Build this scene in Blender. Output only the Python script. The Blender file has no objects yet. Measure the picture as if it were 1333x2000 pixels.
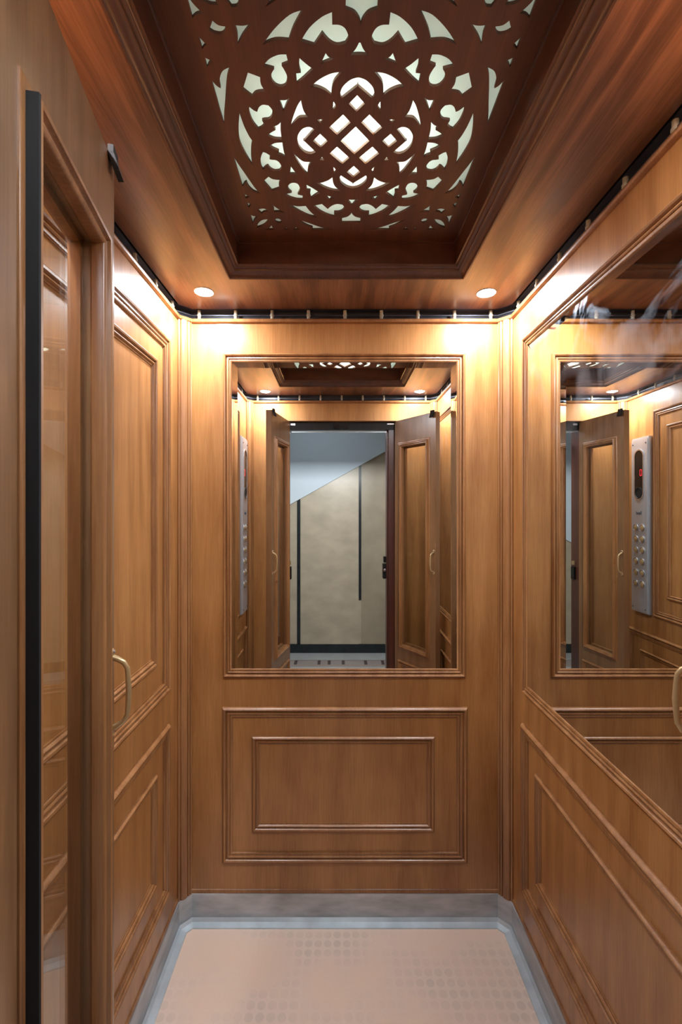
import bpy, bmesh, math, random
from mathutils import Vector
random.seed(4)
# ------------------------------------------------------------------ units
# measurements are kept in survey units (1 u = 1.75 mm) with the lens at (0, 0, 0) of the survey
S = 0.00175
EYE = 798.0            # lens height over the cabin floor in survey units
def W(x, y, z): return Vector((x * S, y * S, (z + EYE) * S))
# ------------------------------------------------------------------ camera, world, exposure
sc = bpy.context.scene
cam_d = bpy.data.cameras.new('camera')
cam = bpy.data.objects.new('camera', cam_d); sc.collection.objects.link(cam)
cam.location = W(0, 0, 0); cam.rotation_euler = (math.radians(90), 0, 0)
cam_d.sensor_fit = 'AUTO'; cam_d.sensor_width = 36.0
cam_d.lens = 889.0 / 2000.0 * 36.0
cam_d.shift_x = 7.5 / 2000.0; cam_d.shift_y = -2.0 / 2000.0
cam_d.clip_start = 0.01; cam_d.clip_end = 60
sc.camera = cam
w = bpy.data.worlds.new('world'); sc.world = w; w.use_nodes = True
w.node_tree.nodes['Background'].inputs[0].default_value = (0.55, 0.65, 0.75, 1)
w.node_tree.nodes['Background'].inputs[1].default_value = 0.15
sc.view_settings.view_transform = 'Standard'; sc.view_settings.look = 'None'
sc.view_settings.exposure = 0.95; sc.view_settings.gamma = 1.0
sc.view_settings.use_curve_mapping = False
sc.cycles.max_bounces = 14; sc.cycles.glossy_bounces = 8; sc.cycles.diffuse_bounces = 5
sc.cycles.transmission_bounces = 10; sc.cycles.transparent_max_bounces = 10
sc.cycles.sample_clamp_indirect = 4.0; sc.cycles.use_denoising = True
P_DOWN = 4.2            # each downlight, W
P_TRAY = 3.0           # tube behind the fretwork
P_LAND = 14.0           # added unseen landing lamp
P_LAND2 = 1.5          # added landing fill light
# ------------------------------------------------------------------ materials
def new_mat(name):
    m = bpy.data.materials.new(name); m.use_nodes = True
    return m, m.node_tree.nodes, m.node_tree.links, m.node_tree.nodes['Principled BSDF']
def srgb(r, g, b):
    f = lambda c: (c / 255 / 12.92) if c / 255 <= 0.04045 else ((c / 255 + 0.055) / 1.055) ** 2.4
    return (f(r), f(g), f(b), 1)
def wood(name, dark, light, axis='Z', rough=0.34, coat=0.25, blotch=0.35, scale=1.0, bump=0.12, grain=1.0):
    m, n, l, p = new_mat(name)
    tc = n.new('ShaderNodeTexCoord')
    def mapped(al, ac, off):
        mp = n.new('ShaderNodeMapping'); s = [ac * scale] * 3; s['XYZ'.index(axis)] = al * scale
        mp.inputs['Scale'].default_value = s; mp.inputs['Location'].default_value = off
        l.new(tc.outputs['Object'], mp.inputs['Vector']); return mp
    def noise(mp, sc_, det, rg, dist):
        t = n.new('ShaderNodeTexNoise'); t.inputs['Scale'].default_value = sc_
        t.inputs['Detail'].default_value = det; t.inputs['Roughness'].default_value = rg
        t.inputs['Distortion'].default_value = dist; l.new(mp.outputs[0], t.inputs['Vector']); return t
    g = noise(mapped(1.0, 9.0, (3.1, 1.7, 0.4)), 3.0, 6, 0.6, 1.2)
    f = noise(mapped(4.0, 110.0, (0.3, 5.7, 2.4)), 2.2, 3, 0.6, 0.2)
    wv = n.new('ShaderNodeTexWave'); wv.wave_type = 'RINGS'; wv.rings_direction = axis
    wv.inputs['Scale'].default_value = 2.2 if grain < 1.5 else 5.5; wv.inputs['Distortion'].default_value = 11.0
    wv.inputs['Detail'].default_value = 2.0; wv.inputs['Detail Scale'].default_value = 0.7
    mw = mapped(0.35, 2.2, (0.37, 0.21, 0.0)); l.new(mw.outputs[0], wv.inputs['Vector'])
    b = noise(mapped(2.0, 3.0, (7, 3, 9)), 1.6, 3, 0.5, 0.0)
    def mth(op, a, bb, c=None):
        k = n.new('ShaderNodeMath'); k.operation = op
        for i, v in enumerate((a, bb, c)):
            if v is None: continue
            if isinstance(v, (int, float)): k.inputs[i].default_value = v
            else: l.new(v, k.inputs[i])
        return k.outputs[0]
    s1 = mth('MULTIPLY_ADD', g.outputs['Fac'], 0.34, -0.035 - 0.20 * (grain - 1))
    s2 = mth('MULTIPLY_ADD', f.outputs['Fac'], 0.36 * grain ** 0.7, s1)
    s3 = mth('MULTIPLY_ADD', wv.outputs['Fac'], 0.10 * grain ** 1.5, s2)
    s4 = mth('MULTIPLY_ADD', b.outputs['Fac'], blotch, s3)
    cr = n.new('ShaderNodeValToRGB')
    cr.color_ramp.elements[0].position = 0.34; cr.color_ramp.elements[0].color = dark
    cr.color_ramp.elements[1].position = 0.78; cr.color_ramp.elements[1].color = light
    l.new(s4, cr.inputs[0]); l.new(cr.outputs[0], p.inputs['Base Color'])
    bp = n.new('ShaderNodeBump'); bp.inputs['Strength'].default_value = bump; bp.inputs['Distance'].default_value = 0.0012
    l.new(s2, bp.inputs['Height']); l.new(bp.outputs[0], p.inputs['Normal'])
    p.inputs['Roughness'].default_value = rough
    p.inputs['Coat Weight'].default_value = coat; p.inputs['Coat Roughness'].default_value = 0.22
    return m
def plain(name, col, rough=0.5, metal=0.0, noise_amt=0.0, nscale=20.0, bump=0.0, spec=None, stretch=(1, 1, 1)):
    m, n, l, p = new_mat(name)
    p.inputs['Roughness'].default_value = rough; p.inputs['Metallic'].default_value = metal
    p.inputs['Base Color'].default_value = col
    tc = n.new('ShaderNodeTexCoord'); mp = n.new('ShaderNodeMapping'); mp.inputs['Scale'].default_value = stretch
    t = n.new('ShaderNodeTexNoise'); t.inputs['Scale'].default_value = nscale; t.inputs['Detail'].default_value = 5
    l.new(tc.outputs['Object'], mp.inputs[0]); l.new(mp.outputs[0], t.inputs['Vector'])
    cr = n.new('ShaderNodeValToRGB'); k = noise_amt
    cr.color_ramp.elements[0].position = 0.3; cr.color_ramp.elements[1].position = 0.7
    cr.color_ramp.elements[0].color = (col[0] * (1 - k), col[1] * (1 - k), col[2] * (1 - k), 1)
    cr.color_ramp.elements[1].color = (min(1, col[0] * (1 + k)), min(1, col[1] * (1 + k)), min(1, col[2] * (1 + k)), 1)
    l.new(t.outputs['Fac'], cr.inputs[0]); l.new(cr.outputs[0], p.inputs['Base Color'])
    if bump:
        bp = n.new('ShaderNodeBump'); bp.inputs['Strength'].default_value = bump; bp.inputs['Distance'].default_value = 0.001
        l.new(t.outputs['Fac'], bp.inputs['Height']); l.new(bp.outputs[0], p.inputs['Normal'])
    return m
M = {}
M['wall'] = wood('wall_oak', srgb(134, 84, 40), srgb(186, 132, 78))
M['mould'] = wood('moulding_oak', srgb(124, 78, 42), srgb(180, 128, 80), rough=0.36, blotch=0.2, coat=0.25, bump=0.05)
M['door'] = wood('door_oak', srgb(106, 72, 44), srgb(150, 110, 74), rough=0.36)
M['slab'] = wood('ceiling_cherry', srgb(90, 57, 38), srgb(146, 99, 70), axis='Y', rough=0.38, blotch=0.2, grain=2.0)
M['slabx'] = wood('ceiling_cherry_moulding', srgb(72, 42, 28), srgb(112, 68, 46), axis='Y', rough=0.34, blotch=0.2)
M['fret'] = wood('fretwork_mahogany', srgb(86, 46, 22), srgb(120, 68, 34), axis='Y', rough=0.5, coat=0.0, blotch=0.1)
M['jamb'] = wood('jamb_mahogany', srgb(62, 30, 22), srgb(96, 50, 36), rough=0.4)
M['zinc'] = plain('scuffed_zinc', srgb(176, 177, 178), rough=0.42, metal=0.35, noise_amt=0.28, nscale=9, bump=0.1, stretch=(1, 1, 3))
M['alu'] = plain('aluminium_edge', srgb(196, 206, 211), rough=0.3, metal=0.5, noise_amt=0.15, nscale=14)
M['steel'] = plain('brushed_steel', srgb(196, 200, 206), rough=0.38, metal=0.7, noise_amt=0.06, nscale=6, stretch=(12, 12, 1))
M['blackmetal'] = plain('black_metal', srgb(28, 27, 28), rough=0.45, metal=0.4, noise_amt=0.3, nscale=30)
M['darkmetal'] = plain('dark_painted_metal', srgb(72, 74, 82), rough=0.4, metal=0.4, noise_amt=0.3, nscale=18)
M['bracket'] = plain('bracket_metal', srgb(40, 36, 34), rough=0.95, metal=0.0, noise_amt=0.15)
M['brass'] = plain('satin_brass', srgb(198, 170, 126), rough=0.3, metal=0.55, noise_amt=0.08)
M['post'] = plain('cream_spacer', srgb(176, 168, 148), rough=0.5, noise_amt=0.1)
M['bezelw'] = plain('lamp_trim', srgb(225, 225, 225), rough=0.4)
M['bezel'] = plain('lamp_bezel', srgb(200, 200, 205), rough=0.25, metal=0.9)
M['blackplastic'] = plain('black_plastic', srgb(16, 16, 18), rough=0.2, noise_amt=0.1)
M['seal'] = plain('dark_seal', srgb(14, 9, 6), rough=0.9, noise_amt=0.2)
M['grille'] = plain('speaker_grille', srgb(10, 10, 11), rough=0.6, noise_amt=0.4, nscale=400)
M['ink'] = plain('grey_ink', srgb(70, 74, 84), rough=0.5)
M['plaster'] = plain('white_plaster', srgb(205, 214, 222), rough=0.8, noise_amt=0.03, nscale=3)
M['stone'] = plain('beige_marble', srgb(182, 166, 144), rough=0.35, noise_amt=0.13, nscale=5, stretch=(1, 1, 1.6))
M['stone_shaded'] = plain('shaded_beige_marble', srgb(158, 143, 122), rough=0.35, noise_amt=0.13, nscale=6)  # beige marble with the shade put into its colour
M['blackstone'] = plain('black_marble', srgb(30, 36, 38), rough=0.25, noise_amt=0.3, nscale=8)
M['tile'] = plain('pale_marble_tile', srgb(178, 180, 180), rough=0.3, noise_amt=0.08, nscale=7)
M['tilep'] = plain('pinkish_marble_tile', srgb(166, 152, 148), rough=0.3, noise_amt=0.08, nscale=7)
M['tiled'] = plain('plum_marble_inset', srgb(82, 66, 68), rough=0.3, noise_amt=0.1)
M['whitebox'] = plain('light_box_white', (0.8, 0.8, 0.8, 1), rough=0.8)
def emit(name, col, s):
    m, n, l, p = new_mat(name)
    p.inputs['Base Color'].default_value = (0, 0, 0, 1)
    p.inputs['Emission Color'].default_value = col; p.inputs['Emission Strength'].default_value = s
    return m
M['lens'] = emit('lamp_lens', (0.93, 0.96, 1, 1), 60.0)
M['led'] = emit('red_led', (1, 0.02, 0.04, 1), 0.9)
# floor: studded rubber sheet
m, n, l, p = new_mat('studded_rubber'); M['rubber'] = m
tc = n.new('ShaderNodeTexCoord')
vo = n.new('ShaderNodeTexVoronoi'); vo.voronoi_dimensions = '2D'; vo.inputs['Scale'].default_value = 1 / 0.0306; vo.inputs['Randomness'].default_value = 0.0
l.new(tc.outputs['Object'], vo.inputs['Vector'])
mr = n.new('ShaderNodeMapRange'); mr.interpolation_type = 'SMOOTHSTEP'
mr.inputs['From Min'].default_value = 0.36; mr.inputs['From Max'].default_value = 0.43
mr.inputs['To Min'].default_value = 1.0; mr.inputs['To Max'].default_value = 0.0
l.new(vo.outputs['Distance'], mr.inputs['Value'])
no = n.new('ShaderNodeTexNoise'); no.inputs['Scale'].default_value = 3.2; no.inputs['Detail'].default_value = 4
l.new(tc.outputs['Object'], no.inputs['Vector'])
c1 = n.new('ShaderNodeValToRGB'); c1.color_ramp.elements[0].position = 0.35; c1.color_ramp.elements[1].position = 0.68
c1.color_ramp.elements[0].color = srgb(214, 184, 162); c1.color_ramp.elements[1].color = srgb(206, 186, 172)
l.new(no.outputs['Fac'], c1.inputs[0])
wr = n.new('ShaderNodeMapRange'); wr.inputs['From Min'].default_value = 0.45; wr.inputs['From Max'].default_value = 0.66
l.new(no.outputs['Fac'], wr.inputs['Value'])
ml = n.new('ShaderNodeMath'); ml.operation = 'MULTIPLY'; l.new(wr.outputs[0], ml.inputs[0]); l.new(mr.outputs[0], ml.inputs[1])
m2 = n.new('ShaderNodeMath'); m2.operation = 'MULTIPLY'; l.new(ml.outputs[0], m2.inputs[0]); m2.inputs[1].default_value = 0.35
mx = n.new('ShaderNodeMix'); mx.data_type = 'RGBA'
l.new(m2.outputs[0], mx.inputs[0]); l.new(c1.outputs[0], mx.inputs[6]); mx.inputs[7].default_value = srgb(150, 130, 118)
l.new(mx.outputs[2], p.inputs['Base Color']); p.inputs['Roughness'].default_value = 0.33
bp = n.new('ShaderNodeBump'); bp.inputs['Strength'].default_value = 0.35; bp.inputs['Distance'].default_value = 0.0006
l.new(mr.outputs[0], bp.inputs['Height']); l.new(bp.outputs[0], p.inputs['Normal'])
# mirror silver
def mirror_mat(name, smudge):
    m, n, l, p = new_mat(name)
    p.inputs['Base Color'].default_value = (0.86, 0.88, 0.87, 1); p.inputs['Metallic'].default_value = 1.0
    p.inputs['Roughness'].default_value = 0.0
    if smudge:
        out = n['Material Output']
        df = n.new('ShaderNodeBsdfGlossy'); df.inputs['Color'].default_value = (0.8, 0.86, 0.95, 1); df.inputs['Roughness'].default_value = 0.42
        tc = n.new('ShaderNodeTexCoord'); mp = n.new('ShaderNodeMapping'); mp.inputs['Scale'].default_value = (1, 1.5, 1.3)
        mp.inputs['Rotation'].default_value = (0.5, 0, 0)
        t = n.new('ShaderNodeTexNoise'); t.inputs['Scale'].default_value = 4.2; t.inputs['Detail'].default_value = 7; t.inputs['Distortion'].default_value = 1.4
        l.new(tc.outputs['Object'], mp.inputs[0]); l.new(mp.outputs[0], t.inputs['Vector'])
        r = n.new('ShaderNodeMapRange'); r.inputs['From Min'].default_value = 0.48; r.inputs['From Max'].default_value = 0.78
        r.inputs['To Min'].default_value = 0.0; r.inputs['To Max'].default_value = smudge * 0.8
        l.new(t.outputs['Fac'], r.inputs['Value'])
        sx = n.new('ShaderNodeSeparateXYZ'); l.new(tc.outputs['Object'], sx.inputs[0])
        zr = n.new('ShaderNodeMapRange'); zr.inputs['From Min'].default_value = 0.72; zr.inputs['From Max'].default_value = 0.98; zr.inputs['To Min'].default_value = 0.06
        l.new(sx.outputs[2], zr.inputs['Value'])
        mz = n.new('ShaderNodeMath'); mz.operation = 'MULTIPLY'; l.new(r.outputs[0], mz.inputs[0]); l.new(zr.outputs[0], mz.inputs[1])
        ms = n.new('ShaderNodeMixShader'); l.new(mz.outputs[0], ms.inputs[0]); l.new(p.outputs[0], ms.inputs[1]); l.new(df.outputs[0], ms.inputs[2])
        l.new(ms.outputs[0], out.inputs['Surface'])
    return m
M['mirror'] = mirror_mat('mirror_silver', 0.0); M['mirror_s'] = mirror_mat('mirror_silver_smeared', 0.4)
# thin clear glass
m, n, l, p = new_mat('clear_glass'); M['glass'] = m
gl = n.new('ShaderNodeBsdfGlossy'); gl.inputs['Roughness'].default_value = 0.01
tr = n.new('ShaderNodeBsdfTransparent'); tr.inputs['Color'].default_value = (0.93, 0.94, 0.92, 1)
lw_ = n.new('ShaderNodeLayerWeight'); lw_.inputs['Blend'].default_value = 0.5
fa = n.new('ShaderNodeMath'); fa.operation = 'POWER'; fa.inputs[1].default_value = 4.5; l.new(lw_.outputs['Facing'], fa.inputs[0])
fr = n.new('ShaderNodeMath'); fr.operation = 'MULTIPLY_ADD'; fr.inputs[1].default_value = 0.85; fr.inputs[2].default_value = 0.045; l.new(fa.outputs[0], fr.inputs[0])
ms = n.new('ShaderNodeMixShader'); l.new(fr.outputs[0], ms.inputs[0]); l.new(tr.outputs[0], ms.inputs[1]); l.new(gl.outputs[0], ms.inputs[2])
l.new(ms.outputs[0], n['Material Output'].inputs['Surface'])
# opal diffuser
m, n, l, p = new_mat('opal_diffuser'); M['opal'] = m
tl = n.new('ShaderNodeBsdfTranslucent'); tl.inputs['Color'].default_value = (0.9, 0.95, 0.9, 1)
df = n.new('ShaderNodeBsdfDiffuse'); df.inputs['Color'].default_value = (0.8, 0.84, 0.8, 1)
ms = n.new('ShaderNodeMixShader'); ms.inputs[0].default_value = 0.45
l.new(df.outputs[0], ms.inputs[1]); l.new(tl.outputs[0], ms.inputs[2]); l.new(ms.outputs[0], n['Material Output'].inputs['Surface'])
# ------------------------------------------------------------------ helpers
def world_loc(o):
    v = Vector((0, 0, 0))
    while o is not None: v += o.location; o = o.parent
    return v
def obj(name, verts, faces, mat, parent=None, smooth=False, label=None, recalc=True):
    """one mesh object from world-space vertices"""
    off = world_loc(parent) if parent else Vector((0, 0, 0))
    me = bpy.data.meshes.new(name)
    me.from_pydata([tuple(Vector(v) - off) for v in verts], [], faces)
    if recalc:
        b = bmesh.new(); b.from_mesh(me); bmesh.ops.recalc_face_normals(b, faces=b.faces); b.to_mesh(me); b.free()
    me.materials.append(M[mat]); me.update()
    if smooth: smooth_mesh(me)
    o = bpy.data.objects.new(name, me); sc.collection.objects.link(o)
    if parent: o.parent = parent
    if label: o['label'] = label
    return o
def smooth_mesh(me, ang=35):
    for pl in me.polygons: pl.use_smooth = True
    b = bmesh.new(); b.from_mesh(me)
    for e in b.edges:
        if len(e.link_faces) == 2:
            try: e.smooth = e.calc_face_angle() < math.radians(ang)
            except ValueError: e.smooth = True
    b.to_mesh(me); b.free()
def thing(name, label, cat, u, group=None):
    o = bpy.data.objects.new(name, None); sc.collection.objects.link(o); o.location = W(*u)
    o.empty_display_size = 0.02
    o['label'] = label; o['category'] = cat
    if group: o['group'] = group
    return o
def struct(o): o['kind'] = 'structure'; return o
def box_vf(x0, x1, y0, y1, z0, z1):
    v = [W(x, y, z) for z in (z0, z1) for y in (y0, y1) for x in (x0, x1)]
    f = [(0, 2, 3, 1), (4, 5, 7, 6), (0, 1, 5, 4), (2, 6, 7, 3), (0, 4, 6, 2), (1, 3, 7, 5)]
    return v, f
def join(*vfs):
    V, F = [], []
    for v, f in vfs:
        k = len(V); V += list(v); F += [tuple(i + k for i in q) for q in f]
    return V, F
def box(name, a, mat, parent=None, bevel=0.0, label=None):
    v, f = box_vf(*a); o = obj(name, v, f, mat, parent, label=label)
    if bevel:
        b = bmesh.new(); b.from_mesh(o.data)
        bmesh.ops.bevel(b, geom=b.edges[:], offset=bevel * S, segments=2, affect='EDGES'); b.to_mesh(o.data); b.free()
        smooth_mesh(o.data)
    return o
class Basis:
    """plane basis: origin o, in-plane directions a (along), b (up), n (towards the viewer)"""
    def __init__(s, o, a, b, n): s.o, s.a, s.b, s.n = Vector(o), Vector(a).normalized(), Vector(b).normalized(), Vector(n).normalized()
    def __call__(s, u, v, h=0.0):
        p = s.o + s.a * u + s.b * v + s.n * h; return W(p.x, p.y, p.z)
def frame_vf(B, u0, u1, v0, v1, prof, k=1.0):
    V, F = [], []
    for (i, h) in prof:
        i *= k
        V += [B(u0 + i, v0 + i, h), B(u1 - i, v0 + i, h), B(u1 - i, v1 - i, h), B(u0 + i, v1 - i, h)]
    for q in range(len(prof) - 1):
        for c in range(4):
            d = (c + 1) % 4; F.append((q * 4 + c, q * 4 + d, q * 4 + 4 + d, q * 4 + 4 + c))
    q = len(prof) - 1
    for c in range(4):
        d = (c + 1) % 4; F.append((q * 4 + c, q * 4 + d, d, c))
    return V, F
def frame(name, B, u0, u1, v0, v1, prof, mat, parent=None, k=1.0):
    v, f = frame_vf(B, u0, u1, v0, v1, prof, k); return obj(name, v, f, mat, parent, smooth=True)
def plate(name, B, outer, holes, h0, h1, mat, parent=None, label=None):
    """flat board with cut-outs, extruded between heights h0 and h1 on basis B"""
    cu = bpy.data.curves.new('tmp', 'CURVE'); cu.dimensions = '2D'; cu.fill_mode = 'BOTH'; cu.extrude = 0.5
    for pts in [outer] + holes:
        s = cu.splines.new('POLY'); s.points.add(len(pts) - 1)
        for i, (x, y) in enumerate(pts): s.points[i].co = (x, y, 0, 1)
        s.use_cyclic_u = True
    t = bpy.data.objects.new('tmp', cu); sc.collection.objects.link(t)
    dg = bpy.context.evaluated_depsgraph_get(); dg.update()
    me = bpy.data.meshes.new_from_object(t.evaluated_get(dg))
    V = [B(v.co.x, v.co.y, h0 + (v.co.z + 0.5) * (h1 - h0)) for v in me.vertices]
    F = [tuple(p.vertices) for p in me.polygons]
    bpy.data.objects.remove(t); bpy.data.curves.remove(cu); bpy.data.meshes.remove(me)
    o = obj(name, V, F, mat, parent, label=label, recalc=False)
    b = bmesh.new(); b.from_mesh(o.data); bmesh.ops.remove_doubles(b, verts=b.verts, dist=1e-6)
    bmesh.ops.recalc_face_normals(b, faces=b.faces); b.to_mesh(o.data); b.free()
    return o
def lathe_vf(B, cu, cv, prof, n=32):
    """prof: list of (radius, height) on basis B"""
    V, F = [], []
    for (r, h) in prof:
        for i in range(n):
            a = 2 * math.pi * i / n; V.append(B(cu + r * math.cos(a), cv + r * math.sin(a), h))
    for q in range(len(prof) - 1):
        for i in range(n):
            j = (i + 1) % n; F.append((q * n + i, q * n + j, q * n + n + j, q * n + n + i))
    F.append(tuple(range(n))); F.append(tuple((len(prof) - 1) * n + i for i in range(n)))
    return V, F
def lathe(name, B, cu, cv, prof, mat, parent=None, n=32, label=None):
    v, f = lathe_vf(B, cu, cv, prof, n); return obj(name, v, f, mat, parent, smooth=True, label=label)
def tube_vf(pts, r, n=12):
    """pts: survey-space points"""
    P = [Vector(p) for p in pts]; V, F = [], []
    up = Vector((0.3, 0.2, 0.93)); prev = None
    for i, p in enumerate(P):
        d = (P[min(i + 1, len(P) - 1)] - P[max(i - 1, 0)]).normalized()
        if prev is None: x = d.cross(up).normalized()
        else: x = (prev - d * prev.dot(d)).normalized()
        prev = x; y = d.cross(x)
        rr = r[i] if isinstance(r, (list, tuple)) else r
        for k in range(n):
            a = 2 * math.pi * k / n; q = p + x * rr * math.cos(a) + y * rr * math.sin(a); V.append(W(q.x, q.y, q.z))
    for i in range(len(P) - 1):
        for k in range(n):
            j = (k + 1) % n; F.append((i * n + k, i * n + j, i * n + n + j, i * n + n + k))
    F.append(tuple(range(n))); F.append(tuple((len(P) - 1) * n + k for k in range(n)))
    return V, F
# room outline seen from above (chamfered corners), counter sense left wall -> back -> right -> front
ROOM = [(-305, 249), (-305, 868), (-284, 889), (314, 889), (336, 867), (336, 249), (315, 228), (-284, 228)]
def inset_poly(poly, d):
    out = []; n = len(poly); c = Vector((sum(p[0] for p in poly) / n, sum(p[1] for p in poly) / n))
    lines = []
    for i in range(n):
        a, b = Vector(poly[i]), Vector(poly[(i + 1) % n]); t = (b - a).normalized(); nn = Vector((-t.y, t.x))
        if nn.dot(c - a) < 0: nn = -nn
        lines.append((a + nn * d, t))
    for i in range(n):
        (p, t), (q, s_) = lines[i - 1], lines[i]
        den = t.x * s_.y - t.y * s_.x; k = ((q.x - p.x) * s_.y - (q.y - p.y) * s_.x) / den
        out.append(p + t * k)
    return out
def sweep_vf(segs, prof):
    """sweep a (inset, z) profile along chosen sides of the room outline with mitred corners"""
    rings = [inset_poly(ROOM, i) for (i, z) in prof]; n = len(ROOM); V, F = [], []
    for s in segs:
        k = len(V)
        for q, (i, z) in enumerate(prof):
            a, b = rings[q][s], rings[q][(s + 1) % n]; V += [W(a.x, a.y, z), W(b.x, b.y, z)]
        m_ = len(prof)
        for q in range(m_):
            r = (q + 1) % m_; F.append((k + 2 * q, k + 2 * q + 1, k + 2 * r + 1, k + 2 * r))
        F.append(tuple(k + 2 * q for q in range(m_))); F.append(tuple(k + 2 * q + 1 for q in range(m_)))
    return V, F
def sweep(name, segs, prof, mat, parent=None, smooth=True):
    v, f = sweep_vf(segs, prof); return obj(name, v, f, mat, parent, smooth=smooth)
OUTER = [(0, 0), (0, 3), (1.5, 6), (4, 7.5), (6.5, 6.5), (8, 4), (8.5, 2), (9.5, 2), (10.3, 4.6), (12.6, 5.4), (14.4, 4.4), (14.9, 2.6), (15.6, 3.4), (17.6, 3.8), (19.4, 3), (20, 1.2), (21, 1), (21, 0)]
INNER = [(0, 0), (0, 2.5), (1, 4.8), (3, 6.2), (5.5, 5.6), (7, 3.6), (7.5, 1.8), (8.6, 1.8), (9.2, 3.6), (11.2, 4.2), (12.8, 3), (13.4, 1.2), (16, 1.0), (16, 0)]
ZF, ZT, ZS, ZP = -798.0, 373.0, 393.0, 445.0       # floor, top of walls, ceiling slab underside, fretwork underside
BACK = Basis((0, 889, 0), (1, 0, 0), (0, 0, 1), (0, -1, 0))
LEFT = Basis((-305, 0, 0), (0, 1, 0), (0, 0, 1), (1, 0, 0))
RIGHT = Basis((336, 0, 0), (0, 1, 0), (0, 0, 1), (-1, 0, 0))
# ------------------------------------------------------------------ cabin shell
fl = struct(box('floor', (-330, 360, 205, 915, ZF - 12, ZF), 'rubber'))
wb = struct(box('wall_back', (-306, 337, 889, 911, ZF, ZT), 'wall'))
wl = struct(box('wall_left', (-327, -305, 206, 911, ZF, ZT), 'wall'))
wr_ = struct(box('wall_right', (336, 358, 206, 911, ZF, ZT), 'wall'))
v, f = join(box_vf(-305, -166, 206, 228, ZF, ZT), box_vf(202, 336, 206, 228, ZF, ZT), box_vf(-166, 202, 206, 228, 306, ZT))
wf = struct(obj('wall_front', v, f, 'wall'))
# applied mouldings
frame('panel_moulding', BACK, -224, 254, -685, -382, OUTER, 'mould', wb)
frame('panel_moulding', BACK, -166, 190, -625, -439, INNER, 'mould', wb)
frame('panel_moulding', LEFT, 380, 817, -323, 308, OUTER, 'mould', wl)
frame('panel_moulding', LEFT, 436, 761, -260, 254, INNER, 'mould', wl)
frame('panel_moulding', LEFT, 263, 817, -685, -382, OUTER, 'mould', wl)
frame('panel_moulding', LEFT, 319, 761, -627, -440, INNER, 'mould', wl)
frame('panel_moulding', RIGHT, 263, 820, -685, -382, OUTER, 'mould', wr_)
frame('panel_moulding', RIGHT, 319, 764, -627, -440, INNER, 'mould', wr_)
# thin bead just above the kick plate
for nm, sg, par in (('base_bead', [2], wb), ('base_bead', [0], wl), ('base_bead', [4], wr_)):
    sweep(nm, sg, [(0, -746), (2.2, -746), (2.6, -743), (1.4, -739), (0, -738)], 'mould', par)
# fluted corner posts
FL = [(0, 0), (.04, 2.6), (.12, 2.8), (.15, .6), (.19, 2.6), (.25, 4), (.4, 4.8), (.55, 4.8), (.62, 4), (.65, 1.2), (.68, 3.6), (.78, 4), (.81, 1.2), (.84, 3.4), (.94, 3), (1, 0)]
def corner_post(i, a, b):
    a, b = Vector(a), Vector(b); t = b - a; c = Vector((15.5, 558)); nn = Vector((-t.y, t.x)).normalized()
    if nn.dot(c - a) < 0: nn = -nn
    pts = [a + t * q + nn * h for q, h in FL]
    far = a + t * 0.5 - nn * 12
    pts.append(far); k = len(pts)
    V = [W(p.x, p.y, -745) for p in pts] + [W(p.x, p.y, ZT) for p in pts]
    F = [(q, (q + 1) % k, k + (q + 1) % k, k + q) for q in range(k)] + [tuple(range(k)), tuple(range(k, 2 * k))]
    struct(obj('trim_%d' % i, V, F, 'mould'))
corner_post(1, ROOM[1], ROOM[2]); corner_post(2, ROOM[4], ROOM[3]); corner_post(3, ROOM[0], ROOM[7]); corner_post(4, ROOM[5], ROOM[6])
# cornice bead round the wall heads
struct(sweep('trim_5', range(8), [(-20, 366), (3, 366), (5.5, 367.5), (6.5, 370), (5.5, 373), (3, 374.5), (-20, 374.5)], 'mould'))
# dark ventilation channel between wall heads and ceiling, with rail and spacers
struct(sweep('trim_6', range(8), [(-19, 374), (-22, 374), (-22, 398), (-3, 398), (-3, 396), (-19, 396)], 'darkmetal', smooth=False))
def vent(label, segs, posts):
    x, y = posts[0]
    t = thing('ventilation_rail', label, 'rail', (x, y, 374.5), 'ventilation rails under the ceiling')
    sweep('rail', segs, [(-6, 382.5), (-3.5, 382.5), (-3.5, 384.5), (-6, 384.5)], 'darkmetal', t, smooth=False)
    for (px, py) in posts:
        Bz = Basis((px, py, 0), (1, 0, 0), (0, 1, 0), (0, 0, 1))
        lathe('spacer', Bz, 0, 0, [(3.2, 374.5), (3.2, 381.5), (4.2, 382), (4.2, 385), (3.2, 385.5), (3.2, 393)], 'post', t, n=12)
vent('slim metal rail with cream spacers in the gap above the back wall mirror', [1, 2, 3], [(-271 + 71.6 * i, 893.5) for i in range(9)])
vent('slim metal rail with cream spacers in the gap above the right wall mirror', [4], [(340.5, 300 + 79 * i) for i in range(8)])
vent('slim metal rail with cream spacers above the left panelled wall', [0], [(-309.5, 300 + 79 * i) for i in range(8)])
vent('slim metal rail with cream spacers above the open doorway, seen in the mirror', [5, 6, 7], [(-271 + 71.6 * i, 223.5) for i in range(9)])
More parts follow.
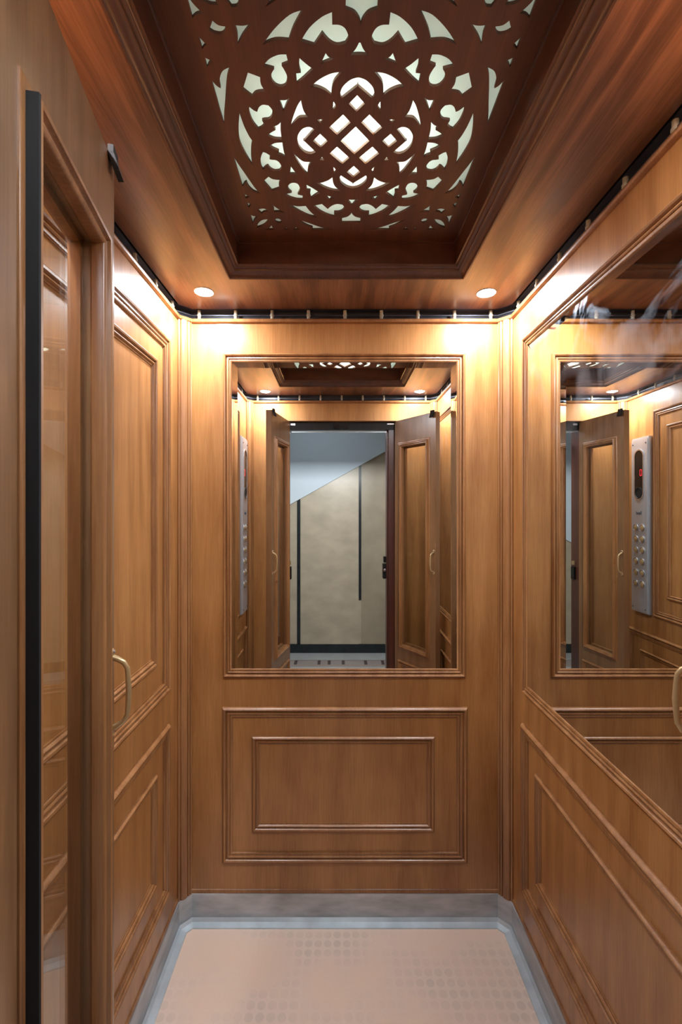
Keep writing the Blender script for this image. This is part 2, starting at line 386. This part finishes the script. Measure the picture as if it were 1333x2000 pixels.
# kick plates and floor edge strip
KP = [(0, -799), (0, -745), (3.5, -745), (4, -746.5), (4, -793), (4, -799)]
ST = [(4, -799), (4, -790), (5, -789), (9, -794.5), (20, -796), (21, -799)]
for nm, sg in (('baseboard_back', [1, 2, 3]), ('baseboard_left', [0]), ('baseboard_right', [4])):
    o = struct(sweep(nm, sg, KP, 'zinc', smooth=False)); sweep('edge_strip', sg, ST, 'alu', o, smooth=False)
o = struct(obj('baseboard_front', *join(box_vf(-284, -168, 228, 232, ZF, -745), box_vf(204, 315, 228, 232, ZF, -745)), 'zinc'))
obj('edge_strip', *join(box_vf(-284, -168, 232, 248, ZF, -796), box_vf(204, 315, 232, 248, ZF, -796)), 'alu', o)
# ------------------------------------------------------------------ ceiling slab with tray
DOWN = Basis((0, 0, ZS), (1, 0, 0), (0, 1, 0), (0, 0, -1))
RX0, RX1, RY0, RY1 = -184, 215.5, 334, 771
slab_out = [(p.x, p.y) for p in inset_poly(ROOM, 3)]
ce = struct(plate('ceiling', DOWN, slab_out, [[(RX0 + 2, RY0 + 2), (RX1 - 2, RY0 + 2), (RX1 - 2, RY1 - 2), (RX0 + 2, RY1 - 2)]], 0, -10, 'slab'))
frame('tray_moulding', DOWN, RX0, RX1, RY0, RY1, [(0, -4), (0, 0.6), (1.2, 1.8), (3, 1.4), (4, -1), (6, -3), (11, -6.5), (13, -7), (13.6, -9.5), (16, -10.5), (17.5, -12.5), (18, -14), (20.5, -14.5), (20.5, -16), (18, -16), (2, -10)], 'slabx', ce)
frame('tray_side', DOWN, RX0 + 19.5, RX1 - 19.5, RY0 + 19.5, RY1 - 19.5, [(-6, -15), (0.5, -15), (0.5, -48), (2.4, -48.6), (2.4, -51.5), (2.4, -56), (-6, -56)], 'slabx', ce)
# roof over the slab closes the cabin
struct(box('ceiling_1', (-330, 360, 204, 915, 508, 520), 'darkmetal'))
struct(obj('trim_7', *join(box_vf(-330, -327.5, 204, 915, 374, 508), box_vf(358.5, 361, 204, 915, 374, 508), box_vf(-330, 361, 911.5, 915, 374, 508), box_vf(-330, 361, 202, 205.5, 374, 508)), 'darkmetal'))
# ------------------------------------------------------------------ fretwork panel
FP = Basis((0, 0, ZP), (1, 0, 0), (0, 1, 0), (0, 0, -1))
CX, CY = 21.5, 547.5
def densify(pts, corner=52):
    """round the gentle bends of a traced outline, keep its sharp corners"""
    n = len(pts); P = [Vector(p) for p in pts]; sharp = []
    for i in range(n):
        a = (P[i] - P[i - 1]); b = (P[(i + 1) % n] - P[i])
        sharp.append(a.angle(b) > math.radians(corner) if a.length > 1e-6 and b.length > 1e-6 else True)
    out = []
    for i in range(n):
        j = (i + 1) % n; p1, p2 = P[i], P[j]
        p0 = P[i - 1] if not sharp[i] else p1 - (p2 - p1) * 0.0
        p3 = P[(j + 1) % n] if not sharp[j] else p2
        out.append(p1)
        if sharp[i] and sharp[j]: continue
        for t in (0.25, 0.5, 0.75):
            q = 0.5 * ((2 * p1) + (p2 - p0) * t + (2 * p0 - 5 * p1 + 4 * p2 - p3) * t * t + (3 * p1 - p0 - 3 * p2 + p3) * t ** 3)
            out.append(q)
    return [(q.x, q.y) for q in out]
def c5(x, y):
    """offsets from the pattern centre, from a tracing made on the photograph of the far left quarter"""
    px, py = 440 + x / 5.127, 200 + y / 5.127
    Y = ZP * 889 / (998 - py); X = (px - 659) * Y / 889
    return (X - CX, Y - CY)
Q = [  # shapes repeated in all four quarters
 [(1048, 512), (1122, 445), (1245, 555), (1175, 618)],
 [(945, 578), (970, 548), (993, 580)], [(1083, 645), (1110, 680), (1093, 712)],
 [(690, 512), (720, 545), (775, 588), (820, 597), (865, 597), (838, 635), (828, 675), (825, 720), (790, 685), (745, 620), (710, 560)],
 [(915, 805), (965, 804), (1030, 782), (1075, 752), (1083, 805), (1105, 845), (1160, 890), (1080, 882), (990, 850)],
 [(660, 643), (655, 680), (650, 722), (700, 722), (738, 738), (695, 690)],
 [(1005, 930), (1050, 942), (1103, 957), (1065, 965), (1045, 983), (1028, 960)],
 [(440, 438), (500, 408), (573, 402), (580, 450), (590, 500), (610, 558), (575, 535), (530, 520), (540, 490), (490, 468)],
 [(815, 825), (870, 855), (950, 905), (905, 930), (862, 960), (852, 920), (857, 885), (820, 882)],
 [(380, 497), (415, 510), (452, 534), (445, 570), (470, 575), (510, 580), (545, 605), (565, 650), (545, 685), (500, 690), (460, 672), (430, 638), (405, 650), (380, 675), (362, 640), (355, 580), (363, 535)],
 [(593, 920), (635, 912), (668, 905), (640, 880), (630, 845), (650, 815), (690, 805), (730, 820), (750, 865), (740, 900), (727, 922), (778, 935), (775, 977), (720, 975), (650, 955)],
 [(885, 1035), (970, 1018), (1028, 1068), (1070, 1035), (1120, 1018), (1175, 1025), (1195, 1052), (1175, 1085), (1140, 1100), (1092, 1102), (1092, 1147), (1030, 1130), (950, 1090)],
 [(383, 790), (435, 745), (480, 770), (555, 778), (538, 820), (548, 862), (470, 887)],
 [(630, 1020), (720, 1040), (808, 1038), (850, 1090), (923, 1155), (840, 1138), (730, 1085)],
 [(705, 1165), (760, 1200), (815, 1232), (878, 1255), (868, 1278), (1095, 1276), (960, 1250), (830, 1205)],
 [(85, 545), (110, 630), (145, 745), (175, 845), (193, 812), (215, 797), (240, 850), (290, 895), (357, 916), (310, 870), (258, 800), (200, 715), (140, 630)],
 [(190, 912), (207, 963), (247, 946), (214, 930)], [(218, 1000), (235, 1055), (262, 1020), (240, 1012)],
 [(250, 1125), (280, 1215), (292, 1180), (325, 1143), (285, 1138)],
 [(320, 1082), (345, 1068), (385, 1064), (415, 1075), (432, 1095), (390, 1100), (365, 1117), (345, 1100)],
 [(318, 1257), (330, 1215), (360, 1185), (395, 1173), (438, 1172), (415, 1208), (375, 1238)],
 [(495, 1185), (510, 1164), (545, 1168), (573, 1195), (550, 1210), (518, 1205)],
 [(468, 1020), (520, 1060), (600, 1106), (545, 1098), (490, 1100), (490, 1065)],
 [(395, 1278), (440, 1258), (465, 1232), (480, 1260), (505, 1278)],
 [(590, 1278), (615, 1253), (642, 1278)], [(677, 1278), (710, 1250), (747, 1278)]]
holes = []
for sh in Q:
    pts = densify([c5(*p) for p in sh])
    for sx in (1, -1):
        for sy in (1, -1):
            holes.append([(CX + sx * x, CY + sy * y) for x, y in pts])
# shapes on the axes
hx, hy = 17.3, 20.3
holes.append([(CX - hx, CY), (CX, CY - hy), (CX + hx, CY), (CX, CY + hy)])
def axis_shape(half, axis):
    """half outline from tip to tip on one side of an axis, closed by its mirror image"""
    pts = [c5(*p) for p in half]
    if axis == 'y':   # mirrored across the line through the centre running left-right (y -> -y)
        full = pts + [(x, -y) for x, y in reversed(pts)]; cps = [(1, 0), (-1, 0)]
        outs = [[(CX + s * x, CY + y) for x, y in densify(full)] for s in (1, -1)]
    else:
        full = pts + [(-x, y) for x, y in reversed(pts)]
        outs = [[(CX + x, CY + s * y) for x, y in densify(full)] for s in (1, -1)]
    return outs
holes += axis_shape([(797, 392), (908, 497), (860, 517), (800, 502), (750, 455), (730, 410)], 'y')
holes += axis_shape([(272, 392), (262, 440), (260, 530), (272, 628), (212, 530), (160, 425)], 'y')
holes += axis_shape([(1278, 808), (1160, 732), (1147, 760), (1165, 805), (1215, 843), (1262, 858)], 'x')
holes += axis_shape([(1266, 1030), (1245, 1000), (1210, 972), (1255, 975)], 'x')
holes += axis_shape([(1268, 1100), (1258, 1120), (1225, 1145), (1172, 1158), (1172, 1206)], 'x')
for (dx, dy) in ((-60.5, 0), (60.5, 0), (0, 70.5), (0, -70.5)):
    kx, ky = 12.2, 14.2
    x, y = CX + dx * 0.69, CY + dy * 0.71
    holes.append([(x - kx * .72, y), (x, y - ky * .72), (x + kx * .72, y), (x, y + ky * .72)])
fp = thing('fretwork_panel', 'dark brown wooden ceiling panel pierced with backlit scrollwork and diamonds', 'ceiling panel', (CX, CY, ZP))
plate('fretwork_board', FP, [(RX0 + 21, RY0 + 21), (RX1 - 21, RY0 + 21), (RX1 - 21, RY1 - 21), (RX0 + 21, RY1 - 21)], holes, 0, -3.2, 'fret', fp)
box('diffuser', (RX0 + 21, RX1 - 21, RY0 + 21, RY1 - 21, ZP + 3.4, ZP + 4.4), 'opal', fp, label='white backlit diffuser sheet')
v, f = join(box_vf(RX0 + 17, RX0 + 20.5, RY0 + 17, RY1 - 17, ZP, ZP + 58), box_vf(RX1 - 20.5, RX1 - 17, RY0 + 17, RY1 - 17, ZP, ZP + 58),
            box_vf(RX0 + 17, RX1 - 17, RY0 + 17, RY0 + 20.5, ZP, ZP + 58), box_vf(RX0 + 17, RX1 - 17, RY1 - 20.5, RY1 - 17, ZP, ZP + 58),
            box_vf(RX0 + 17, RX1 - 17, RY0 + 17, RY1 - 17, ZP + 57, ZP + 60))
obj('light_box', v, f, 'whitebox', fp)
ld = bpy.data.lights.new('tray_lamp', 'AREA'); ld.shape = 'DISK'; ld.size = 90 * S; ld.energy = P_TRAY; ld.color = (0.95, 1.0, 0.97)
lo = bpy.data.objects.new('tray_lamp', ld); sc.collection.objects.link(lo); lo.parent = fp
lo.location = W(CX, CY, ZP + 38) - fp.location
# ------------------------------------------------------------------ downlights
def downlight(x, y, label):
    t = thing('downlight', label, 'ceiling light', (x, y, ZS), 'downlights in the ceiling corners')
    lathe('bezel', DOWN, x, y, [(16, -4), (16, 0.4), (16.3, 1.2), (17, 1.0), (17.5, 0), (17.5, -4)], 'bezelw', t, n=40)
    lathe('lens', DOWN, x, y, [(15.8, -3), (15.8, 0.4), (12, 1.2), (3, 1.5)], 'lens', t, n=40)
    d = bpy.data.lights.new('lamp', 'AREA'); d.shape = 'DISK'; d.size = 22 * S; d.energy = P_DOWN; d.color = (0.86, 0.92, 1.0)
    o = bpy.data.objects.new('lamp', d); sc.collection.objects.link(o); o.parent = t
    o.location = W(x, y, ZS - 2.5) - t.location
downlight(-239, 816, 'small round bright downlight in the far left corner of the ceiling')
downlight(269, 820, 'small round bright downlight in the far right corner of the ceiling')
downlight(-236, 279, 'small round downlight near the doorway seen at left in the back mirror')
downlight(271, 279, 'small round downlight near the doorway seen at right in the back mirror')
# ------------------------------------------------------------------ mirrors
MF = [(0, 0), (0, 3), (1.3, 6), (3.4, 7.5), (5.4, 6.5), (6.6, 4), (7, 2.4), (8, 2.4), (8.6, 4.8), (10.6, 5.6), (12, 4.8), (12.4, 3.2), (13, 4), (14.6, 4.4), (16, 3.8), (17, 3.2), (17, 0)]
def mirror(label, B, u0, u1, v0, v1, bev, mat):
    c = B.o + B.a * ((u0 + u1) / 2)
    t = thing('wall_mirror', label, 'mirror', (c.x, c.y, v0))
    i, w_, h = 16.5, 12.0, 2.2
    a0, a1, b0, b1 = u0 + i, u1 - i, v0 + i, v1 - i
    hs, ht = bev
    pts = [(a0, b0), (a1, b0), (a1, b1), (a0, b1)]; ins = [(a0 + w_, b0 + 0.5), (a1 - w_, b0 + 0.5), (a1 - w_, b1 - w_), (a0 + w_, b1 - w_)]
    V = [B(x, y, h) for x, y in ins]
    # bevel strips: left, right, top
    V += [B(a0, b0, h + hs), B(a0, b1, h + hs), B(a1, b0, h + hs), B(a1, b1, h + hs), B(a0, b1, h - ht), B(a1, b1, h - ht)]
    F = [(0, 1, 2, 3), (4, 0, 3, 5), (1, 6, 7, 2), (3, 2, 9, 8)]
    g = obj('mirror_glass', V, F, mat, t, recalc=False)
    me = g.data
    b = bmesh.new(); b.from_mesh(me)
    off = world_loc(t); nrm = B.n
    for fc in b.faces:
        fc.normal_update()
        if fc.normal.dot(nrm) < 0: fc.normal_flip()
    b.to_mesh(me); b.free()
    # backing board gives the glass its thickness
    q = [B(a0, b0, 0.2), B(a1, b0, 0.2), B(a1, b1, 0.2), B(a0, b1, 0.2), B(a0, b0, 1.2), B(a1, b0, 1.2), B(a1, b1, 1.2), B(a0, b1, 1.2)]
    obj('backing', q, [(0, 1, 2, 3), (4, 5, 6, 7), (0, 1, 5, 4), (1, 2, 6, 5), (2, 3, 7, 6), (3, 0, 4, 7)], 'blackplastic', t)
    frame('frame', B, u0, u1, v0, v1, MF, 'mould', t)
    return t
mirror('upright mirror framed in brown wood on the back wall, showing the open doorway', BACK, -222.5, 250, -324, 307, (0.56, 0.75), 'mirror')
mirror('large mirror with hazy smears framed in brown wood on the right wall', RIGHT, 263, 813, -324, 307, (0.56, 0.75), 'mirror_s')
# ------------------------------------------------------------------ car doors
def handle(B, s, z0, z1, parent, out):
    bar = []
    prof = [(z1, 1.0), (z1 - 1.5, out * .35), (z1 - 5, out * .75), (z1 - 10, out * .95), (z1 - 18, out), ((z0 + z1) / 2, out * 1.04), (z0 + 18, out), (z0 + 10, out * .95), (z0 + 5, out * .75), (z0 + 1.5, out * .35), (z0, 1.0)]
    # rounded bow
    pts = []
    for z, h in prof:
        p = B.o + B.a * s + B.b * z + B.n * h; pts.append(p)
    rr = [2.6, 2.4, 2.2, 2.1, 2.2, 2.4, 2.2, 2.1, 2.2, 2.4, 2.6]
    v, f = tube_vf(pts, rr, 14)
    hd = obj('handle', v, f, 'brass', parent, smooth=True, label='pale brass bow handle')
    for z in (z1 + 3.5, z0 - 3.5):
        Bm = Basis(B.o + B.a * s + B.b * z, B.a, B.b, B.n)
        lathe('mount', Bm, 0, 0, [(4.4, 0), (4.4, 1.0), (3.6, 1.7)], 'brass', hd, n=18)
        lathe('screw', Bm, 0, 1.2, [(1.7, 1.6), (1.6, 2.6), (0.9, 3.1)], 'bezel', hd, n=12)
def door(i, o, phi, side, out, label):
    """side +1: left leaf (face looks to +x), -1: right leaf"""
    a = (math.sin(phi) * -side, math.cos(phi), 0); nn = (side * math.cos(phi), math.sin(phi), 0)
    B = Basis((o[0], o[1], 0), a, (0, 0, 1), nn)
    t = bpy.data.objects.new('door_%d' % i, None); sc.collection.objects.link(t); t.location = W(o[0], o[1], -790)
    t['kind'] = 'structure'; t['label'] = label
    WD = 190.0
    plate('leaf', B, [(0, -790), (WD, -790), (WD, 305), (0, 305)], [[(35, -447), (149, -447), (149, 214), (35, 214)]], -18, 0, 'door', t)
    DP = [(0, 0), (0, 1.1), (1.2, 1.9), (4.5, 1.9), (6.6, 1.0), (7.1, 2.5), (7.3, 6.2), (8.2, 7.8), (9.8, 8.3), (11.4, 7.6), (12.2, 5.4), (12.8, 4.6), (14.4, 4.9), (16, 4.0), (17, 2.5), (17, -5), (14, -9), (14, 0)]
    f1 = frame('window_moulding', B, 19, 165, -463, 230, DP, 'mould', t)
    frame('window_bead', B, 31, 153, -450, 218, [(0, -18.2), (0, -21), (3, -23), (7, -22), (9, -19), (9, -12), (3, -12)], 'mould', t)
    v, f = [B(33, -448, -9.4), B(154, -448, -9.4), B(154, 213, -9.4), B(33, 213, -9.4), B(33, -448, -11.4), B(154, -448, -11.4), B(154, 213, -11.4), B(33, 213, -11.4)], [(0, 1, 2, 3), (4, 5, 6, 7), (0, 1, 5, 4), (1, 2, 6, 5), (2, 3, 7, 6), (3, 0, 4, 7)]
    obj('pane', v, f, 'glass', t)
    frame('panel_moulding', B, 18, 168, -762, -500, INNER, 'mould', t)
    handle(B, 182, -188, -127, t, out)
    # top guide bracket at the free corner
    q = [B(171, 303, 0), B(185, 303, 0), B(185, 310, 0), B(171, 310, 0), B(171, 303, 4.6), B(185, 303, 4.6), B(185, 310, 4.6), B(171, 310, 4.6)]
    FB = [(0, 3, 2, 1), (4, 5, 6, 7), (0, 1, 5, 4), (1, 2, 6, 5), (2, 3, 7, 6), (3, 0, 4, 7)]
    br = obj('guide_bracket', q, FB, 'bracket', t, label='dark bent metal bracket')
    q2 = [B(171, 303, 0.2), B(185, 303, 0.2), B(185, 288, 5), B(171, 288, 5), B(171, 304, 4.6), B(185, 304, 4.6), B(185, 288.5, 9.5), B(171, 288.5, 9.5)]
    obj('bent_tab', q2, FB, 'bracket', br)
    obj('edge_seal', *(lambda q: (q, FB))([B(25.2, -456, 1.0), B(26.5, -456, 1.0), B(26.5, 223, 1.0), B(25.2, 223, 1.0), B(25.2, -456, 7.6), B(26.9, -456, 8.0), B(26.9, 223, 8.0), B(25.2, 223, 7.6)]), 'seal', t, label='dark seal along the window moulding')
    # lock keep on the leaf edge near the hinge side
    return t, B
dl, BL = door(1, (-161.5, 216), math.radians(10.9), 1, 13.5, 'tall glazed wooden door leaf swung open at the left foreground')
dr, BR = door(2, (197, 222), math.radians(33.5), -1, 15, 'tall glazed wooden door leaf swung open on the right, seen in the mirrors')
# header track over the opening
hd = thing('door_header_track', 'black metal door track across the top of the opening, seen in the mirror', 'door track', (18, 214, 278))
box('track', (-166, 202, 190, 205.5, 279, 306), 'blackmetal', hd)
box('roller_block', (-10, 6, 205.5, 212, 283, 297), 'bracket', hd, bevel=1)
box('roller_block', (22, 38, 205.5, 212, 283, 297), 'bracket', hd, bevel=1)
box('hinge_arm', (172, 196, 205.5, 209, 297, 301), 'bezel', hd)
box('hinge_arm', (-160, -144, 205.5, 209, 294, 301), 'bezel', hd)
box('light_strip', (-166, 202, 188, 190, 273.5, 277), 'alu', hd, label='thin pale metal strip')
# ------------------------------------------------------------------ control panel on the left wall
PY0, PY1, PZ0, PZ1, PD = 288, 370, -322, 233, 12.5
cp = thing('control_panel', 'tall brushed steel lift control panel with round buttons on the left wall', 'control panel', (-305, (PY0 + PY1) / 2, PZ0))
box('housing', (-305, -305 + PD - 2.2, PY0, PY1, PZ0, PZ1), 'steel', cp, bevel=1.2)
C0 = (PY0 + PY1) / 2
FB_ = Basis((-305 + PD - 2.2, 0, 0), (0, 1, 0), (0, 0, 1), (1, 0, 0))
def stadium(cu, z0, z1, r, n=14):
    return [(cu + r * math.cos(math.pi * i / n), z1 - r + r * math.sin(math.pi * i / n)) for i in range(n + 1)] + \
           [(cu - r * math.cos(math.pi * i / n), z0 + r - r * math.sin(math.pi * i / n)) for i in range(n + 1)]
ZD0, ZD1, RD = 38, 193, 20
plate('face_plate', FB_, [(PY0 + 2.5, PZ0 + 2.5), (PY1 - 5, PZ0 + 2.5), (PY1 - 5, PZ1 - 6), (PY0 + 2.5, PZ1 - 6)], [stadium(C0 - 2, ZD0, ZD1, RD)], 0, 2.2, 'steel', cp)
plate('display_ring', FB_, stadium(C0 - 2, ZD0 - 3, ZD1 + 3, RD + 3), [stadium(C0 - 2, ZD0 + 1, ZD1 - 1, RD - 1)], 0.2, 4.0, 'bezel', cp)
dsp = plate('display', FB_, stadium(C0 - 2, ZD0 + 1, ZD1 - 1, RD - 1), [], 0.2, 2.6, 'blackplastic', cp)
# red figure 0: from the lift's inside the panel is read facing +x, its left is +y
def bar_vf(u0, u1, z0, z1, h0, h1):
    q = [FB_(u0, z0, h0), FB_(u1, z0, h0), FB_(u1, z1, h0), FB_(u0, z1, h0), FB_(u0, z0, h1), FB_(u1, z0, h1), FB_(u1, z1, h1), FB_(u0, z1, h1)]
    return q, [(0, 3, 2, 1), (4, 5, 6, 7), (0, 1, 5, 4), (1, 2, 6, 5), (2, 3, 7, 6), (3, 0, 4, 7)]
zc, uc = 121, C0 + 7
v, f = join(bar_vf(uc - 5, uc - 3.4, zc - 9, zc - .6, 2.6, 3), bar_vf(uc - 5, uc - 3.4, zc + .6, zc + 9, 2.6, 3), bar_vf(uc + 3.4, uc + 5, zc - 9, zc - .6, 2.6, 3), bar_vf(uc + 3.4, uc + 5, zc + .6, zc + 9, 2.6, 3),
            bar_vf(uc - 3.6, uc + 3.6, zc + 8.6, zc + 10.4, 2.6, 3), bar_vf(uc - 3.6, uc + 3.6, zc - 10.4, zc - 8.6, 2.6, 3))
obj('digit', v, f, 'led', dsp, label='red glowing floor number 0')
lathe('speaker', FB_, C0 - 2, 57, [(17.5, 2.6), (17.5, 4.2), (16, 4.6), (15.5, 3.4)], 'grille', dsp, n=32)
# maker's lettering
cu = bpy.data.curves.new('lettering', 'FONT'); cu.body = 'buall'; cu.size = 15 * S; cu.align_x = 'CENTER'; cu.extrude = 0.2 * S; cu.offset = 0.25 * S
to = bpy.data.objects.new('tmp', cu); sc.collection.objects.link(to)
dg = bpy.context.evaluated_depsgraph_get(); dg.update(); me = bpy.data.meshes.new_from_object(to.evaluated_get(dg))
# reader faces -x: reading direction runs towards +y
V = [FB_((C0 - 3) + v.co.x / S * 1.0, -11 + v.co.y / S, 2.4 + v.co.z / S) for v in me.vertices]; F = [tuple(p_.vertices) for p_ in me.polygons]
obj('lettering', V, F, 'ink', cp); bpy.data.objects.remove(to)
names = ['2', '5', '1', '4', '0', '3', '-1', '2', '-2', '1', '-3', '0']
for r in range(6):
    for c in range(2):
        u, z = C0 - 17 + c * 30, -53.5 - r * 35.6
        b = lathe('button', FB_, u, z, [(11.6, 2.0), (11.6, 3.4), (10.6, 4.2), (9.6, 3.6), (9.4, 2.9), (4, 2.7), (1, 2.7)], 'bezel', cp, n=28)
        lathe('button_cap', FB_, u, z, [(8.0, 2.8), (7.8, 4.2), (6.4, 4.9), (2, 5.0)], 'brass', b, n=24)
for (u, z) in ((PY0 + 9, PZ0 + 14), (PY1 - 12, PZ0 + 14), (PY0 + 9, PZ1 - 20), (PY1 - 12, PZ1 - 20)):
    lathe('screw', FB_, u, z, [(2.4, 2.1), (2.2, 3.2), (1.2, 3.7)], 'darkmetal', cp, n=12)
# ------------------------------------------------------------------ landing behind the camera
LY = -792.0
struct(box('floor_1', (-900, 700, LY - 20, 205, ZF - 14, ZF - 0.3), 'tile'))
v, f = join(box_vf(-600, 500, -655, -560, ZF - 1, ZF + 0.2))
tb = struct(obj('trim_8', v, f, 'tilep'))
v, f = join(box_vf(-600, 500, -660, -655, ZF - 1, ZF + 0.3), *[box_vf(x - 8, x + 8, -655, -590, ZF - 1, ZF + 0.5) for x in (-218, -95, -42, 32, 150, 240)])
obj('inset_tiles', v, f, 'tiled', tb)
lw = struct(box('wall_landing_far', (-900, 700, LY - 24, LY, ZF, 640), 'stone'))
# slab right of the right-hand strip, shade painted in as a greyer tint
box('stone_slab', (136, 420, LY, LY + 2, -749, 640), 'stone_shaded', lw)
box('stone_slab', (-206, 121, LY, LY + 5, -749, 640), 'stone', lw)
box('black_strip', (-226, -208, LY, LY + 3, -749, 640), 'blackstone', lw)
box('black_strip', (121.5, 135.5, LY, LY + 6, -500, 640), 'blackstone', lw)
struct(box('baseboard_landing', (-900, 700, LY, LY + 8, ZF, -749), 'blackstone'))
# sloping stair flank, white plaster
FAR = Basis((0, LY, 0), (1, 0, 0), (0, 0, 1), (0, 1, 0))
zl = lambda x: 32 + (x + 272) * 0.558
st = plate('stair_flank', FAR, [(-880, zl(-880)), (420, zl(420)), (420, 639), (-880, 639)], [], 5.5, 14, 'plaster')
st['kind'] = 'structure'; st.name = 'wall_stair_flank'
struct(box('wall_landing_left', (-912, -900, LY - 24, 205, ZF, 640), 'stone'))
struct(box('wall_landing_right', (700, 712, LY - 24, 205, ZF, 640), 'stone'))
struct(box('ceiling_2', (-912, 712, LY - 24, 205, 640, 655), 'plaster'))
v, f = join(box_vf(-900, -172, 150, 204, ZF, 640), box_vf(206, 700, 150, 204, ZF, 640), box_vf(-172, 206, 150, 189, 308, 640))
struct(obj('wall_landing_lift_side', v, f, 'plaster'))
struct(box('light_block_beam', (-500, 500, 40, 60, 322, 640), 'plaster'))  # added unseen beam, keeps the landing lamp off the upper far wall
# landing door frame
v, f = join(box_vf(172, 206, 150, 190, ZF, 308), box_vf(178, 206, 190, 204, ZF, 308))
struct(obj('trim_9', v, f, 'jamb'))
struct(box('trim_10', (-172, -168, 150, 204, ZF, 308), 'jamb'))
lk = thing('door_lock', 'dark metal lock box on the right side of the landing door frame', 'lock', (172, 170, -237))
box('case', (160, 172, 156, 184, -237, -185), 'blackmetal', lk, bevel=1.5)
box('latch', (163, 172, 160, 180, -181, -160), 'blackmetal', lk, bevel=1)
Bk = Basis((166, 184, -206), (1, 0, 0), (0, 0, 1), (0, 1, 0))
lathe('keyhole_disc', Bk, 0, 0, [(5, 0), (5, 2), (3.5, 2.6)], 'bezel', lk, n=20)
lk2 = thing('door_lock', 'small dark lock on the left side of the landing door frame', 'lock', (-168, 170, -240))
box('case', (-168, -161, 160, 182, -240, -196), 'blackmetal', lk2, bevel=1)
box('latch', (-168, -163, 162, 178, -190, -176), 'brass', lk2, bevel=1)
struct(box('trim_11', (-168, 204, 150, 206, ZF - 10, ZF + 0.6), 'alu'))
# landing lamps, added out of view; the second is ambient fill
ll = thing('added_landing_light', 'unseen lamp added over the lift doorway to light the landing', 'light', (18, 145, 330))
box('housing', (-30, 66, 140, 150, 325, 341), 'bezel', ll)
def area(name, u, size, e, col, rot, parent):
    d = bpy.data.lights.new(name, 'AREA'); d.shape = 'RECTANGLE'; d.size = size[0] * S; d.size_y = size[1] * S; d.energy = e; d.color = col
    o = bpy.data.objects.new(name, d); sc.collection.objects.link(o)
    o.parent = parent; o.location = W(*u) - parent.location; o.rotation_euler = rot
area('lamp', (18, 138, 331), (90, 10), P_LAND, (0.93, 0.97, 1.0), (math.radians(-78), 0, 0), ll)
lc = thing('landing_fill_light', 'unseen fill light added over the landing', 'light', (-100, -400, 636))
box('panel', (-250, 50, -520, -280, 634, 639.5), 'whitebox', lc)
area('lamp', (-100, -400, 632), (280, 220), P_LAND2, (0.72, 0.86, 1.0), (0, 0, 0), lc)
